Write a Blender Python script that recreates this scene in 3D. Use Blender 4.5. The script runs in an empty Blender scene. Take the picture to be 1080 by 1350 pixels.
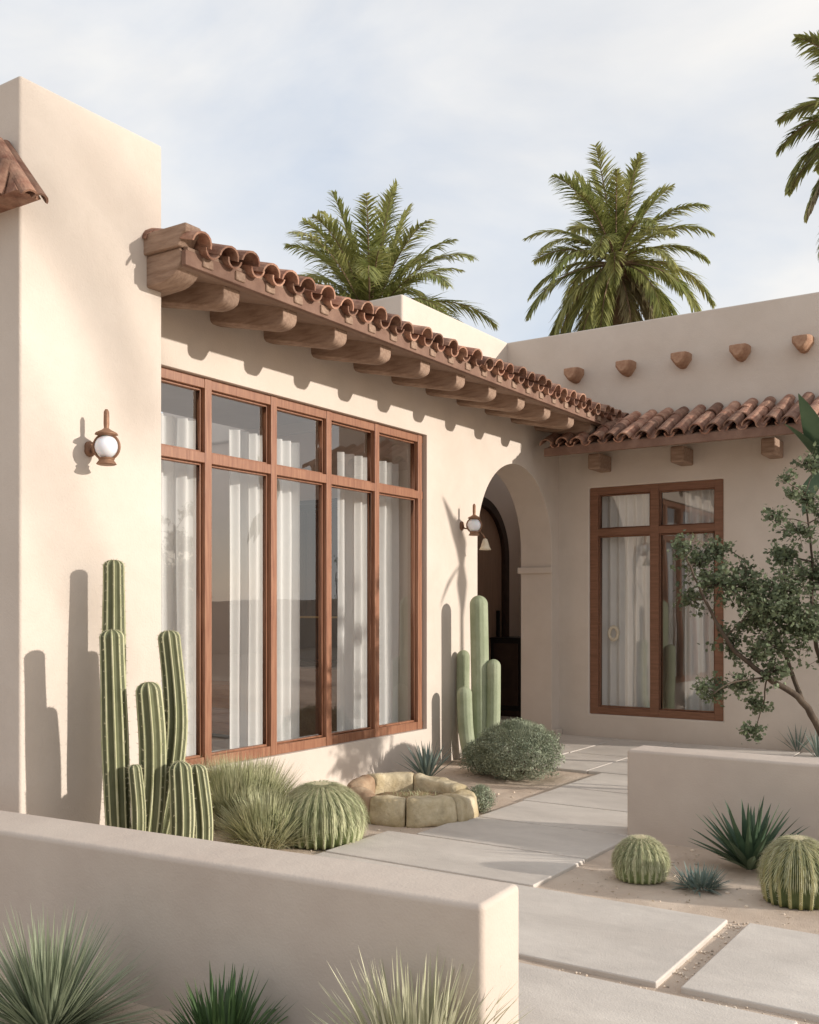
import bpy, bmesh, math, random
from math import sin, cos, pi, radians, sqrt, atan2
from mathutils import Vector, Matrix, noise
from mathutils.geometry import tessellate_polygon
R = random.Random(7)
S = bpy.context.scene
COL = S.collection

# ------------------------------------------------------------ camera
F, HX, HY, CH, YAW = 1341.0, 540.0, 805.0, 1.5, radians(33.6)
cam = bpy.data.objects.new('camera', bpy.data.cameras.new('camera'))
COL.objects.link(cam); S.camera = cam
cam.location = (0, 0, CH); cam.rotation_euler = (pi/2, 0, YAW)
cam.data.sensor_fit = 'HORIZONTAL'; cam.data.sensor_width = 36
cam.data.lens = F/1080*36; cam.data.shift_y = 130/1080
cam.data.clip_start = 0.05; cam.data.clip_end = 5000
FW = Vector((-sin(YAW), cos(YAW), 0)); RT = Vector((cos(YAW), sin(YAW), 0))
def at(px, py, d):
    """world point seen at a photograph position, d metres in front of the camera"""
    return Vector((0, 0, CH)) + FW*d + RT*((px-HX)/F*d) + Vector((0, 0, (HY-py)/F*d))

# ------------------------------------------------------------ sky, sun, exposure
SUNV = Vector((1, .32, .26)).normalized()
EL = math.asin(SUNV.z); AZ = atan2(SUNV.x, SUNV.y)
w = bpy.data.worlds.new('World'); S.world = w; w.use_nodes = True
nt = w.node_tree; N = nt.nodes; K = nt.links
bg = N['Background']; bg.inputs['Strength'].default_value = 0.113
sky = N.new('ShaderNodeTexSky'); sky.sky_type = 'NISHITA'; sky.sun_disc = False
sky.sun_elevation = EL; sky.sun_rotation = AZ; sky.dust_density = 1.5; sky.air_density = 1.0
tc = N.new('ShaderNodeTexCoord'); mp = N.new('ShaderNodeMapping')
mp.inputs['Scale'].default_value = (1.1, 2.4, 3.2); mp.inputs['Rotation'].default_value = (.2, .35, .9)
mp.inputs['Location'].default_value = (.35, .1, .2)
nz = N.new('ShaderNodeTexNoise'); nz.inputs['Scale'].default_value = 1.25
nz.inputs['Detail'].default_value = 9; nz.inputs['Roughness'].default_value = .52; nz.inputs['Distortion'].default_value = .5
cr = N.new('ShaderNodeValToRGB'); cr.color_ramp.elements[0].position = .30; cr.color_ramp.elements[1].position = .62
cr.color_ramp.elements[0].color = (.35, .35, .35, 1); cr.color_ramp.elements[1].color = (.97, .97, .97, 1)
nz2 = N.new('ShaderNodeTexNoise'); nz2.inputs['Scale'].default_value = 2.2; nz2.inputs['Detail'].default_value = 6
cr2 = N.new('ShaderNodeValToRGB')
cr2.color_ramp.elements[0].position = .3; cr2.color_ramp.elements[0].color = (4.6, 4.55, 4.5, 1)
cr2.color_ramp.elements[1].position = .7; cr2.color_ramp.elements[1].color = (5.5, 5.35, 5.1, 1)
mx = N.new('ShaderNodeMix'); mx.data_type = 'RGBA'
sc = N.new('ShaderNodeMix'); sc.data_type = 'RGBA'; sc.blend_type = 'MIX'; sc.inputs[0].default_value = .45
sc.inputs[7].default_value = (2.9, 3.9, 5.6, 1)
K.new(tc.outputs['Generated'], mp.inputs['Vector']); K.new(mp.outputs[0], nz.inputs['Vector']); K.new(mp.outputs[0], nz2.inputs['Vector'])
K.new(nz.outputs[0], cr.inputs[0]); K.new(nz2.outputs[0], cr2.inputs[0])
K.new(sky.outputs[0], sc.inputs[6])
K.new(cr.outputs[0], mx.inputs[0]); K.new(sc.outputs[2], mx.inputs[6]); K.new(cr2.outputs[0], mx.inputs[7])
K.new(mx.outputs[2], bg.inputs['Color'])
sun = bpy.data.objects.new('sun', bpy.data.lights.new('sun', 'SUN')); COL.objects.link(sun)
sun.data.energy = 2.7; sun.data.angle = radians(.9); sun.data.color = (1, .93, .84)
sun.rotation_euler = SUNV.to_track_quat('Z', 'Y').to_euler(); sun.location = (20, 8, 12)
S.view_settings.view_transform = 'Standard'; S.view_settings.look = 'None'
S.view_settings.gamma = 1; S.view_settings.exposure = 0.74

# ------------------------------------------------------------ materials
def mat(name, base, rough=.8, var=None, scale=3, bump=0, bscale=60, island=0, spec=.3, metal=0, trans=0, coarse=0, stretch=None, ramp=(.35, .65), stain=0, sscale=1.2):
    m = bpy.data.materials.new(name); m.use_nodes = True
    n, l = m.node_tree.nodes, m.node_tree.links; p = n['Principled BSDF']
    p.inputs['Roughness'].default_value = rough; p.inputs['Metallic'].default_value = metal
    p.inputs['Specular IOR Level'].default_value = spec
    p.inputs['Base Color'].default_value = (*base, 1)
    tc = n.new('ShaderNodeTexCoord'); vec = tc.outputs['Object']
    if stretch:
        q = n.new('ShaderNodeMapping'); q.inputs['Scale'].default_value = stretch; l.new(vec, q.inputs[0]); vec = q.outputs[0]
    out = None
    if var:
        z = n.new('ShaderNodeTexNoise'); z.inputs['Scale'].default_value = scale; z.inputs['Detail'].default_value = 8; z.inputs['Roughness'].default_value = .6
        l.new(vec, z.inputs['Vector'])
        r = n.new('ShaderNodeValToRGB'); r.color_ramp.elements[0].position = ramp[0]; r.color_ramp.elements[1].position = ramp[1]
        r.color_ramp.elements[0].color = (*base, 1); r.color_ramp.elements[1].color = (*var, 1)
        l.new(z.outputs[0], r.inputs[0]); out = r.outputs[0]
    if stain and out:
        z = n.new('ShaderNodeTexNoise'); z.inputs['Scale'].default_value = sscale; z.inputs['Detail'].default_value = 12; z.inputs['Roughness'].default_value = .68; z.inputs['Distortion'].default_value = .6
        q = n.new('ShaderNodeMapping'); q.inputs['Location'].default_value = (3.1, 7.7, 1.3); l.new(vec, q.inputs[0]); l.new(q.outputs[0], z.inputs['Vector'])
        r = n.new('ShaderNodeMapRange'); r.inputs[1].default_value = .42; r.inputs[2].default_value = .72; r.inputs[3].default_value = 1; r.inputs[4].default_value = 1-stain
        l.new(z.outputs[0], r.inputs[0]); h = n.new('ShaderNodeHueSaturation'); l.new(out, h.inputs['Color']); l.new(r.outputs[0], h.inputs['Value']); out = h.outputs[0]
    if island:
        g = n.new('ShaderNodeNewGeometry'); h = n.new('ShaderNodeHueSaturation')
        mr = n.new('ShaderNodeMapRange'); mr.inputs[3].default_value = 1-island; mr.inputs[4].default_value = 1+island
        l.new(g.outputs['Random Per Island'], mr.inputs[0]); l.new(mr.outputs[0], h.inputs['Value'])
        if out: l.new(out, h.inputs['Color'])
        else: h.inputs['Color'].default_value = (*base, 1)
        out = h.outputs[0]
    if out: l.new(out, p.inputs['Base Color'])
    if bump:
        z = n.new('ShaderNodeTexNoise'); z.inputs['Scale'].default_value = bscale; z.inputs['Detail'].default_value = 5
        l.new(vec, z.inputs['Vector'])
        b = n.new('ShaderNodeBump'); b.inputs['Strength'].default_value = bump; b.inputs['Distance'].default_value = .01
        l.new(z.outputs[0], b.inputs['Height'])
        if coarse:
            z2 = n.new('ShaderNodeTexNoise'); z2.inputs['Scale'].default_value = 4; z2.inputs['Detail'].default_value = 3
            l.new(vec, z2.inputs['Vector'])
            b2 = n.new('ShaderNodeBump'); b2.inputs['Strength'].default_value = coarse; b2.inputs['Distance'].default_value = .05
            l.new(z2.outputs[0], b2.inputs['Height']); l.new(b.outputs[0], b2.inputs['Normal']); b = b2
        l.new(b.outputs[0], p.inputs['Normal'])
    if trans:
        t = n.new('ShaderNodeBsdfTranslucent'); mxs = n.new('ShaderNodeMixShader'); mxs.inputs[0].default_value = trans
        if out: l.new(out, t.inputs[0])
        else: t.inputs[0].default_value = (*base, 1)
        l.new(p.outputs[0], mxs.inputs[1]); l.new(t.outputs[0], mxs.inputs[2]); l.new(mxs.outputs[0], n['Material Output'].inputs[0])
    return m
M = {}
M['stucco'] = mat('stucco', (.565, .488, .42), .9, (.615, .54, .472), 1.4, .22, 90, coarse=.16, spec=.15, stain=.05, sscale=1.6)
M['stucco_low'] = mat('stucco_low', (.525, .44, .375), .9, (.575, .492, .42), 2.2, .16, 100, coarse=.18, spec=.15, stain=.06, sscale=1.5)
M['inside'] = mat('inside_plaster', (.58, .47, .39), .9, (.62, .51, .43), 2, .1, 60)
M['tile'] = mat('tile', (.25, .115, .076), .8, (.42, .25, .175), 11, .5, 60, island=.42, stain=.5, sscale=9)
M['fascia'] = mat('fascia', (.16, .088, .062), .75, (.24, .145, .105), 5, .3, 60)
M['soffit'] = mat('soffit', (.25, .165, .12), .85, (.30, .205, .155), 3, .15, 60)
M['beam'] = mat('beam', (.235, .15, .105), .8, (.36, .25, .185), 6, .35, 40, stretch=(1, 6, 6))
M['viga'] = mat('viga', (.30, .16, .10), .8, (.42, .26, .17), 14, .4, 60)
M['wood'] = mat('wood', (.20, .078, .040), .42, (.31, .145, .080), 4, .12, 90, stretch=(12, 12, .8), spec=.45)
M['wood_back'] = mat('wood_back', (.16, .075, .042), .5, (.23, .11, .065), 4, .12, 90, stretch=(1, 12, 12))
M['dark'] = mat('dark_wood', (.03, .018, .014), .5, (.05, .03, .022), 5)
M['black'] = mat('black_lacquer', (.010, .010, .010), .35)
M['chest'] = mat('chest_wood', (.30, .13, .06), .5, (.4, .19, .09), 4, stretch=(1, 1, 8))
M['curtain'] = mat('curtain', (.85, .84, .82), .9, (.88, .87, .85), 8, .2, 200, trans=.3)
M['sand'] = mat('sand', (.52, .41, .32), .95, (.62, .51, .41), 2.4, .7, 160, coarse=.5, spec=.1)
M['slab'] = mat('slab', (.54, .485, .43), .85, (.66, .60, .535), .9, .3, 120, coarse=.12, stretch=(1, 1.8, 1), island=.05, spec=.2, stain=.13, sscale=2.4)
M['cactus'] = mat('cactus', (.080, .086, .042), .6, (.14, .145, .075), 5, .2, 50, stretch=(1, 1, .5))
M['rib'] = mat('cactus_rib', (.38, .38, .21), .7, (.50, .48, .31), 12)
M['spine'] = mat('cactus_spine', (.60, .54, .38), .7)
M['saguaro'] = mat('saguaro', (.25, .285, .18), .7, (.33, .36, .245), 6, .3, 90)
M['grass'] = mat('grass', (.31, .33, .17), .7, (.56, .54, .35), 7, island=.3, trans=.2)
M['grasspale'] = mat('grass_pale', (.48, .47, .30), .7, (.68, .65, .48), 7, island=.25, trans=.2)
M['yucca'] = mat('yucca', (.22, .26, .16), .6, (.38, .41, .28), 6, island=.25, trans=.15)
M['agave'] = mat('agave', (.055, .095, .055), .45, (.10, .15, .085), 6, island=.22)
M['darkagave'] = mat('dark_agave', (.045, .085, .030), .5, (.085, .14, .045), 6, island=.3)
M['blueagave'] = mat('blue_agave', (.16, .215, .185), .6, (.22, .27, .23), 6, island=.2)
M['shrub'] = mat('saltbush', (.23, .265, .18), .8, (.38, .41, .30), 5, island=.35, trans=.15)
M['leaf'] = mat('leaf', (.095, .12, .062), .6, (.19, .225, .13), 6, island=.4, trans=.25)
M['leafbig'] = mat('leaf_big', (.05, .085, .045), .5, (.08, .12, .065), 3, trans=.2)
M['bark'] = mat('bark', (.07, .05, .038), .9, (.12, .09, .065), 12, .5, 50)
M['palmleaf'] = mat('palm_leaf', (.22, .25, .075), .5, (.43, .42, .17), .8, island=.35, trans=.4, spec=.4)
M['palmdry'] = mat('palm_dry', (.24, .20, .11), .8, (.33, .28, .17), 1, island=.3, trans=.2)
M['palmbark'] = mat('palm_bark', (.17, .11, .07), .9, (.26, .18, .12), 9, .6, 20)
M['stone'] = mat('sandstone', (.42, .325, .18), .85, (.62, .53, .37), 5, .9, 30, stain=.35, sscale=7, coarse=.4)
M['redstone'] = mat('red_sandstone', (.27, .165, .10), .9, (.45, .33, .22), 6, .5, 50, coarse=.4)
M['soil'] = mat('soil', (.22, .15, .09), .95, (.32, .24, .13), 12, .8, 80)
M['pebble'] = mat('pebble', (.60, .50, .40), .9, island=.4)
M['copper'] = mat('aged_copper', (.30, .17, .105), .55, (.22, .12, .075), 14, .25, 80, metal=.35)
M['hill'] = mat('hill', (.30, .25, .19), .95, (.22, .21, .14), .02, 0)
M['ceramic'] = mat('ceramic', (.70, .62, .48), .5, (.62, .52, .38), 20)
def emitless_globe():
    m = bpy.data.materials.new('milk_glass'); m.use_nodes = True; p = m.node_tree.nodes['Principled BSDF']
    p.inputs['Base Color'].default_value = (.78, .80, .85, 1); p.inputs['Roughness'].default_value = .12
    p.inputs['Subsurface Weight'].default_value = .2; return m
M['globe'] = emitless_globe()
def glass():
    m = bpy.data.materials.new('window_glass'); m.use_nodes = True; n, l = m.node_tree.nodes, m.node_tree.links
    n.remove(n['Principled BSDF'])
    t = n.new('ShaderNodeBsdfTransparent'); t.inputs[0].default_value = (.965, .97, .965, 1)
    g = n.new('ShaderNodeBsdfGlossy'); g.inputs['Roughness'].default_value = .0; g.inputs[0].default_value = (.95, .95, .95, 1)
    f = n.new('ShaderNodeLayerWeight'); pw = n.new('ShaderNodeMath'); pw.operation = 'POWER'; pw.inputs[1].default_value = 3.2; l.new(f.outputs['Facing'], pw.inputs[0])
    mm = n.new('ShaderNodeMath'); mm.operation = 'ADD'; mm.inputs[1].default_value = .14; mm.use_clamp = True
    tc = n.new('ShaderNodeTexCoord'); z = n.new('ShaderNodeTexNoise'); z.inputs['Scale'].default_value = 1.3; z.inputs['Detail'].default_value = 1
    b = n.new('ShaderNodeBump'); b.inputs['Strength'].default_value = .12; b.inputs['Distance'].default_value = .02
    l.new(tc.outputs['Object'], z.inputs['Vector']); l.new(z.outputs[0], b.inputs['Height']); l.new(b.outputs[0], g.inputs['Normal'])
    x = n.new('ShaderNodeMixShader'); l.new(pw.outputs[0], mm.inputs[0]); l.new(mm.outputs[0], x.inputs[0])
    l.new(t.outputs[0], x.inputs[1]); l.new(g.outputs[0], x.inputs[2]); l.new(x.outputs[0], n['Material Output'].inputs[0])
    return m
M['glass'] = glass()

# ------------------------------------------------------------ helpers
def rootloc(o):
    v = Vector(o.location)
    while o.parent: o = o.parent; v += o.location
    return v
class MB:
    def __init__(s): s.v = []; s.f = []; s.m = []
    def add(s, vs, fs, mi=0):
        k = len(s.v); s.v += [tuple(v) for v in vs]; s.f += [tuple(i+k for i in f) for f in fs]; s.m += [mi]*len(fs)
    def box(s, x0, x1, y0, y1, z0, z1, mi=0):
        s.add([(x, y, z) for z in (z0, z1) for y in (y0, y1) for x in (x0, x1)],
              [(0, 2, 3, 1), (4, 5, 7, 6), (0, 1, 5, 4), (2, 6, 7, 3), (0, 4, 6, 2), (1, 3, 7, 5)], mi)
    def poly(s, outer, holes, axis, a, b, mi=0):
        """extrude a 2-D outline with holes along axis 'X' (coords Y,Z), 'Y' (X,Z) or 'Z' (X,Y)"""
        def P(p, c): return {'X': (c, p[0], p[1]), 'Y': (p[0], c, p[1]), 'Z': (p[0], p[1], c)}[axis]
        loops = [outer]+holes; flat = [p for l in loops for p in l]
        tris = tessellate_polygon([[Vector((p[0], p[1], 0)) for p in l] for l in loops])
        n = len(flat); vs = [P(p, a) for p in flat]+[P(p, b) for p in flat]
        fs = [tuple(t) for t in tris]+[tuple(i+n for i in reversed(t)) for t in tris]
        k = 0
        for l in loops:
            for i in range(len(l)):
                j = (i+1) % len(l); fs.append((k+i, k+j, k+j+n, k+i+n))
            k += len(l)
        s.add(vs, fs, mi)
    def tube(s, pts, rad, seg=10, sec=None, cap=True, mi=0, up=Vector((0, 0, 1))):
        pts = [Vector(p) for p in pts]; n = len(pts)
        if not hasattr(rad, '__len__'): rad = [rad]*n
        vs = []; prev = None
        for i, p in enumerate(pts):
            d = (pts[min(i+1, n-1)]-pts[max(i-1, 0)]).normalized()
            if prev is None:
                a = d.orthogonal() if abs(d.z) > .9 else d.cross(up)
                if abs(d.z) > .9: a = Vector((1, 0, 0)) - d*d.x
                a.normalize()
            else: a = (prev-d*prev.dot(d)).normalized()
            prev = a; b = d.cross(a)
            for k in range(seg):
                t = 2*pi*k/seg; q = rad[i]*(sec(k, i) if sec else 1); vs.append(p+a*cos(t)*q+b*sin(t)*q)
        fs = [(i*seg+k, i*seg+(k+1) % seg, (i+1)*seg+(k+1) % seg, (i+1)*seg+k) for i in range(n-1) for k in range(seg)]
        if cap: fs += [tuple(range(seg))[::-1], tuple(range((n-1)*seg, n*seg))]
        s.add(vs, fs, mi)
    def lathe(s, c, prof, seg=20, mi=0):
        c = Vector(c); vs = [c+Vector((r*cos(2*pi*k/seg), r*sin(2*pi*k/seg), z)) for r, z in prof for k in range(seg)]
        n = len(prof)
        fs = [(i*seg+k, i*seg+(k+1) % seg, (i+1)*seg+(k+1) % seg, (i+1)*seg+k) for i in range(n-1) for k in range(seg)]
        fs += [tuple(range(seg))[::-1], tuple(range((n-1)*seg, n*seg))]
        s.add(vs, fs, mi)
    def blob(s, c, rad, p=2.6, amp=.08, fr=2.0, seed=0, nu=28, nv=16, rot=0, mi=0):
        c = Vector(c); vs = []; sg = lambda v, e: math.copysign(abs(v)**e, v)
        for j in range(nv+1):
            b = -pi/2+pi*j/nv
            for i in range(nu):
                a = 2*pi*i/nu; e = 2/p
                q = Vector((sg(cos(b), e)*sg(cos(a), e), sg(cos(b), e)*sg(sin(a), e), sg(sin(b), e)))
                q *= 1+amp*(noise.noise(q*fr+Vector((seed*7.1, seed*3.3, 0)))*1.6+.5*noise.noise(q*fr*3+Vector((seed, 0, seed))))
                q = Vector((q.x*rad[0], q.y*rad[1], q.z*rad[2]))
                vs.append(c+Vector((q.x*cos(rot)-q.y*sin(rot), q.x*sin(rot)+q.y*cos(rot), q.z)))
        fs = [(j*nu+i, j*nu+(i+1) % nu, (j+1)*nu+(i+1) % nu, (j+1)*nu+i) for j in range(nv) for i in range(nu)]
        s.add(vs, fs, mi)
    def blade(s, b, d, L, w, droop=.3, seg=5, crease=.25, wp=.35, mi=0):
        """a tapering creased leaf: w is its full width, widest at fraction wp"""
        b = Vector(b); d = Vector(d).normalized(); sd = d.cross(Vector((0, 0, 1)))
        if sd.length < .05: a = R.uniform(0, 6.28); sd = Vector((cos(a), sin(a), 0))
        sd.normalize(); p = b.copy(); vs = []
        for i in range(seg+1):
            t = i/seg
            ww = w/2*((.45+.55*t/wp) if t < wp else max(0.02, (1-(t-wp)/(1-wp))**.8))
            nn = sd.cross(d).normalized()
            vs += [p-sd*ww+nn*crease*ww, p, p+sd*ww+nn*crease*ww]
            d = (d+Vector((0, 0, -droop/seg))).normalized(); p = p+d*(L/seg)
        fs = []
        for i in range(seg): k = 3*i; fs += [(k, k+1, k+4, k+3), (k+1, k+2, k+5, k+4)]
        s.add(vs, fs, mi)
    def build(s, name, m, parent=None, smooth=False, bevel=0, loc=None, seg=3):
        if loc is None: loc = rootloc(parent) if parent else Vector((0, 0, 0))
        loc = Vector(loc)
        me = bpy.data.meshes.new(name); me.from_pydata([(v[0]-loc.x, v[1]-loc.y, v[2]-loc.z) for v in s.v], [], s.f)
        for q in (m if isinstance(m, (list, tuple)) else [m]): me.materials.append(q)
        me.polygons.foreach_set('material_index', s.m)
        bm = bmesh.new(); bm.from_mesh(me); bmesh.ops.recalc_face_normals(bm, faces=bm.faces)
        if bevel or smooth: bmesh.ops.remove_doubles(bm, verts=bm.verts, dist=1e-5)
        if bevel: bmesh.ops.dissolve_limit(bm, angle_limit=radians(.3), verts=bm.verts, edges=bm.edges)
        bm.to_mesh(me); bm.free()
        if smooth: me.polygons.foreach_set('use_smooth', [True]*len(me.polygons))
        me.update()
        o = bpy.data.objects.new(name, me); COL.objects.link(o)
        if parent: o.parent = parent
        else: o.location = loc
        if bevel:
            md = o.modifiers.new('bevel', 'BEVEL'); md.width = bevel; md.segments = seg; md.limit_method = 'ANGLE'; md.angle_limit = radians(40)
            me.polygons.foreach_set('use_smooth', [True]*len(me.polygons)); md.harden_normals = True
        return o
def tag(o, label=None, cat=None, group=None, kind=None):
    if label: o['label'] = label
    if cat: o['category'] = cat
    if group: o['group'] = group
    if kind: o['kind'] = kind
    return o
def empty(name, loc, label, cat, group=None):
    o = bpy.data.objects.new(name, None); COL.objects.link(o); o.location = loc; o.empty_display_size = .2
    return tag(o, label, cat, group)
def copy_child(o, parent, off):
    c = o.copy(); COL.objects.link(c); c.parent = parent; c.location = Vector(o.location)+Vector(off)
    for g in o.children:
        d = g.copy(); COL.objects.link(d); d.parent = c
    return c
def copy_tree(o, loc, rz=0, sc=1):
    c = o.copy(); COL.objects.link(c); c.location = loc; c.rotation_euler = (0, 0, rz); c.scale = (sc,)*3
    for ch in list(o.children):
        if ch.name.startswith('camera'): continue
        d = ch.copy(); COL.objects.link(d); d.parent = c
        for g in ch.children:
            e = g.copy(); COL.objects.link(e); e.parent = d
    return c

# ------------------------------------------------------------ plan constants
XW, XT, XE, YW, YE = -5.28, -4.83, -4.50, 11.20, 10.45   # facade, tower face, eave edge, wing wall, wing eave edge
TY0, TY1 = 3.436, 4.463

# ------------------------------------------------------------ ground
def gh(x, y):
    h = .022*noise.noise(Vector((x*.7, y*.7, 0)))+.010*noise.noise(Vector((x*2.6, y*2.6, 5)))+.004*noise.noise(Vector((x*9, y*9, 2)))
    h = h*.8-.008
    if y < 4.99 or (x > -5.3 and y > 8.6) or (x > -3.95 and x < -2.4): h = min(h, .003+.3*max(h, 0))*.5
    return h
def axis(a, b, st):
    lo = [-3000, -800, -250, -100, -50, -30, -20, -14]; hi = [14, 20, 30, 50, 100, 250, 800, 3000]
    n = int((b-a)/st); return [v+a for v in lo]+[a+i*st for i in range(n+1)]+[v+b for v in hi]
g = MB(); xs = axis(-7, 1.5, .05); ys = axis(1.5, 12, .05); nx = len(xs)
fine = lambda x, y: -7 <= x <= 1.5 and 1.5 <= y <= 12
g.v = [(x, y, gh(x, y) if fine(x, y) else -.02) for y in ys for x in xs]
g.f = [(j*nx+i, j*nx+i+1, (j+1)*nx+i+1, (j+1)*nx+i) for j in range(len(ys)-1) for i in range(nx-1)]; g.m = [0]*len(g.f)
tag(g.build('ground', M['sand'], smooth=True), kind='structure')
# path: slabs with sand joints between them
p = MB()
def slab(x0, x1, y0, y1, z=.020, sk=0):
    j = lambda: R.uniform(-.003, .003)
    z += R.uniform(-.0015, .0015)
    c = [(x0+j(), y0+j()), (x1+j(), y0+j()+sk), (x1+j(), y1+j()+sk), (x0+j(), y1+j())]
    p.poly(c, [], 'Z', z-.08, z)
gp = .012
Yj = [4.93, 5.645, 6.37, 7.12, 7.83, 8.72, 9.76, 11.14]
for a, b in zip(Yj, Yj[1:]):
    x0 = -3.9 if a < 5 else (-3.68 if a < 8.7 else -3.82)
    slab(x0+R.uniform(-.03, .03) if a < 8.7 else x0, -2.48, a+gp, b-gp)
for x0, x1 in ((-5.2, -4.49), (-4.47, -3.84)):
    slab(x0, x1, 9.80, 11.14)
    slab(x0, x1, 8.98 if x0 < -5 else 8.74, 9.775)
for x0 in (-2.46, -1.5, -.5, .5): slab(x0, x0+.95, 7.6 if x0 > -2.4 else 8.72, 9.74); slab(x0, x0+.95, 9.77, 11.14)
for x0, x1 in ((-3.9, -2.66), (-2.64, -1.425), (-1.33, .6), (.66, 2.6)):
    slab(x0, x1, 3.92, 4.91, sk=0.0)
for x0, x1 in ((-2.6, -.86), (-.8, 1.2), (1.25, 3.2)):
    slab(x0, x1, 2.3, 3.83)
tag(p.build('path', M['slab'], bevel=.008, seg=2), kind='structure')
pb = MB()
for i in range(1800):
    x, y = R.uniform(-5.1, .6), R.uniform(2, 7.5)
    if (-3.75 < x < -2.4 and y > 4.9) or (y < 4.95 and x > -2.6): 
        if R.random() > .03: continue
        continue
    r = R.choice((.003, .003, .004, .005, .006, .011)); pb.blob((x, y, gh(x, y)+r*.3), (r*R.uniform(.8, 1.4), r, r*.7), 2.2, .2, 1.5, i, 7, 4)
for i in range(130):   # grit along the open joints of the near slabs
    if i % 2: x, y = R.uniform(-2.5, .3), 3.875+R.gauss(0, .018)
    else: x, y = -1.378+R.gauss(0, .02), R.uniform(3.9, 4.95)
    r = R.uniform(.003, .007); pb.blob((x, y, gh(x, y)+.004), (r, r, r*.8), 2.2, .2, 1.5, i, 6, 4)
tag(pb.build('gravel', M['pebble']), 'small tan pebbles and grit strewn over the sand', 'gravel', kind='stuff')
lt = MB()
for i in range(420):
    x, y = (R.uniform(-5.1, -3.7), R.uniform(4.6, 8.8)) if i % 2 else (R.uniform(-2.4, .3), R.uniform(5.0, 6.35))
    a = R.uniform(0, 6.28); L_ = R.uniform(.008, .03); d = Vector((cos(a), sin(a), R.uniform(-.1, .25)))
    lt.blade((x, y, gh(x, y)+.004), d, L_, L_*.35, .3, 2)
tag(lt.build('leaf_litter', mat('litter', (.30, .22, .13), .9, island=.5)), 'tiny dry leaf and twig bits scattered on the sand beds', 'leaf litter', kind='stuff')
hl = MB()
n = 160; vs = []
for i in range(n):
    a = 2*pi*i/n; r0, r1 = 900, 1100; h = 8+12*abs(noise.noise(Vector((cos(a)*3, sin(a)*3, 1))))+4*noise.noise(Vector((cos(a)*11, sin(a)*11, 4)))
    vs += [(r0*cos(a), r0*sin(a), -2), (r1*cos(a), r1*sin(a), h), (r1*1.3*cos(a), r1*1.3*sin(a), -2)]
fs = []
for i in range(n):
    j = (i+1) % n
    for q in (0, 1): fs.append((3*i+q, 3*j+q, 3*j+q+1, 3*i+q+1))
hl.add(vs, fs); tag(hl.build('hills', M['hill'], smooth=True), kind='structure')

# ------------------------------------------------------------ the house
H = empty('adobe_house', (-5.28, 7, 0), 'cream stucco courtyard house with clay tile eaves, timber windows and an arched entrance', 'house')
def part(mb, name, m, **k): return mb.build(name, m, H, **k)
m = MB(); m.box(-9.6, XT, TY0, TY1, -.15, 4.42); part(m, 'tower', M['stucco'], bevel=.018, seg=4)
# facade with window opening and arch
A0, A1, SPR = 9.23, 11.0, 2.22
ac, ar = (A0+A1)/2, (A1-A0)/2
arch = [(ac+ar*cos(t), SPR+ar*1.03*sin(t)) for t in [pi*i/36 for i in range(37)]]   # from A1 to A0
outer = [(4.30, -.15), (4.30, 4.0), (11.28, 4.0), (11.28, -.15), (A1, -.15)]+arch+[(A0, -.15)]
win = [(4.60, .36), (8.25, .36), (8.25, 3.19), (4.60, 3.19)]
m = MB(); m.poly(outer, [win], 'X', -5.69, XW); part(m, 'facade_wall', M['stucco'], bevel=.022, seg=4)
m = MB(); m.box(-5.72, -5.262, A1-.035, A1+.02, 1.945, 2.02); part(m, 'arch_impost', M['stucco'], bevel=.008)
m = MB(); m.box(-5.30, -5.225, A1+.03, 11.19, .0, .085); m.box(-5.70, -5.30, A1-.02, A1+.02, .0, .07); part(m, 'plinth', M['stucco'], bevel=.008)
# upper block and wing
m = MB(); m.box(-9.6, -5.98, 8.86, 11.35, 3.5, 4.835)
part(m, 'upper_block', M['stucco'], bevel=.03, seg=4)
wout = [(-5.66, -.15), (-2.15, -.15), (-2.15, 4.83), (-6.05, 4.83), (-6.05, 3.5), (-5.66, 3.5)]
whole = [(-4.89, .28), (-3.31, .28), (-3.31, 2.95), (-4.89, 2.95)]
m = MB(); m.poly(wout, [whole], 'Y', YW, YW+.32); part(m, 'wing_wall', M['stucco'], bevel=.018, seg=4)
m = MB(); m.box(-2.47, -2.155, YW+.3, 16, -.15, 4.82); m.box(-9.6, -2.2, 15.7, 16, -.15, 4.8); m.box(-9.6, -9.3, 11.36, 15.71, -.15, 4.81)
part(m, 'wing_side_wall', M['stucco'], bevel=.02)
m = MB(); m.box(-8.2, -5.69, 4.46, 8.9, 3.62, 3.9); part(m, 'roof_slab', M['stucco'])  # stops short of the back wall: unseen opening added to let daylight in
m = MB(); m.box(-5.6, -2.4, 11.5, 15.8, 4.3, 4.5); part(m, 'roof_slab', M['stucco'])
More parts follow.
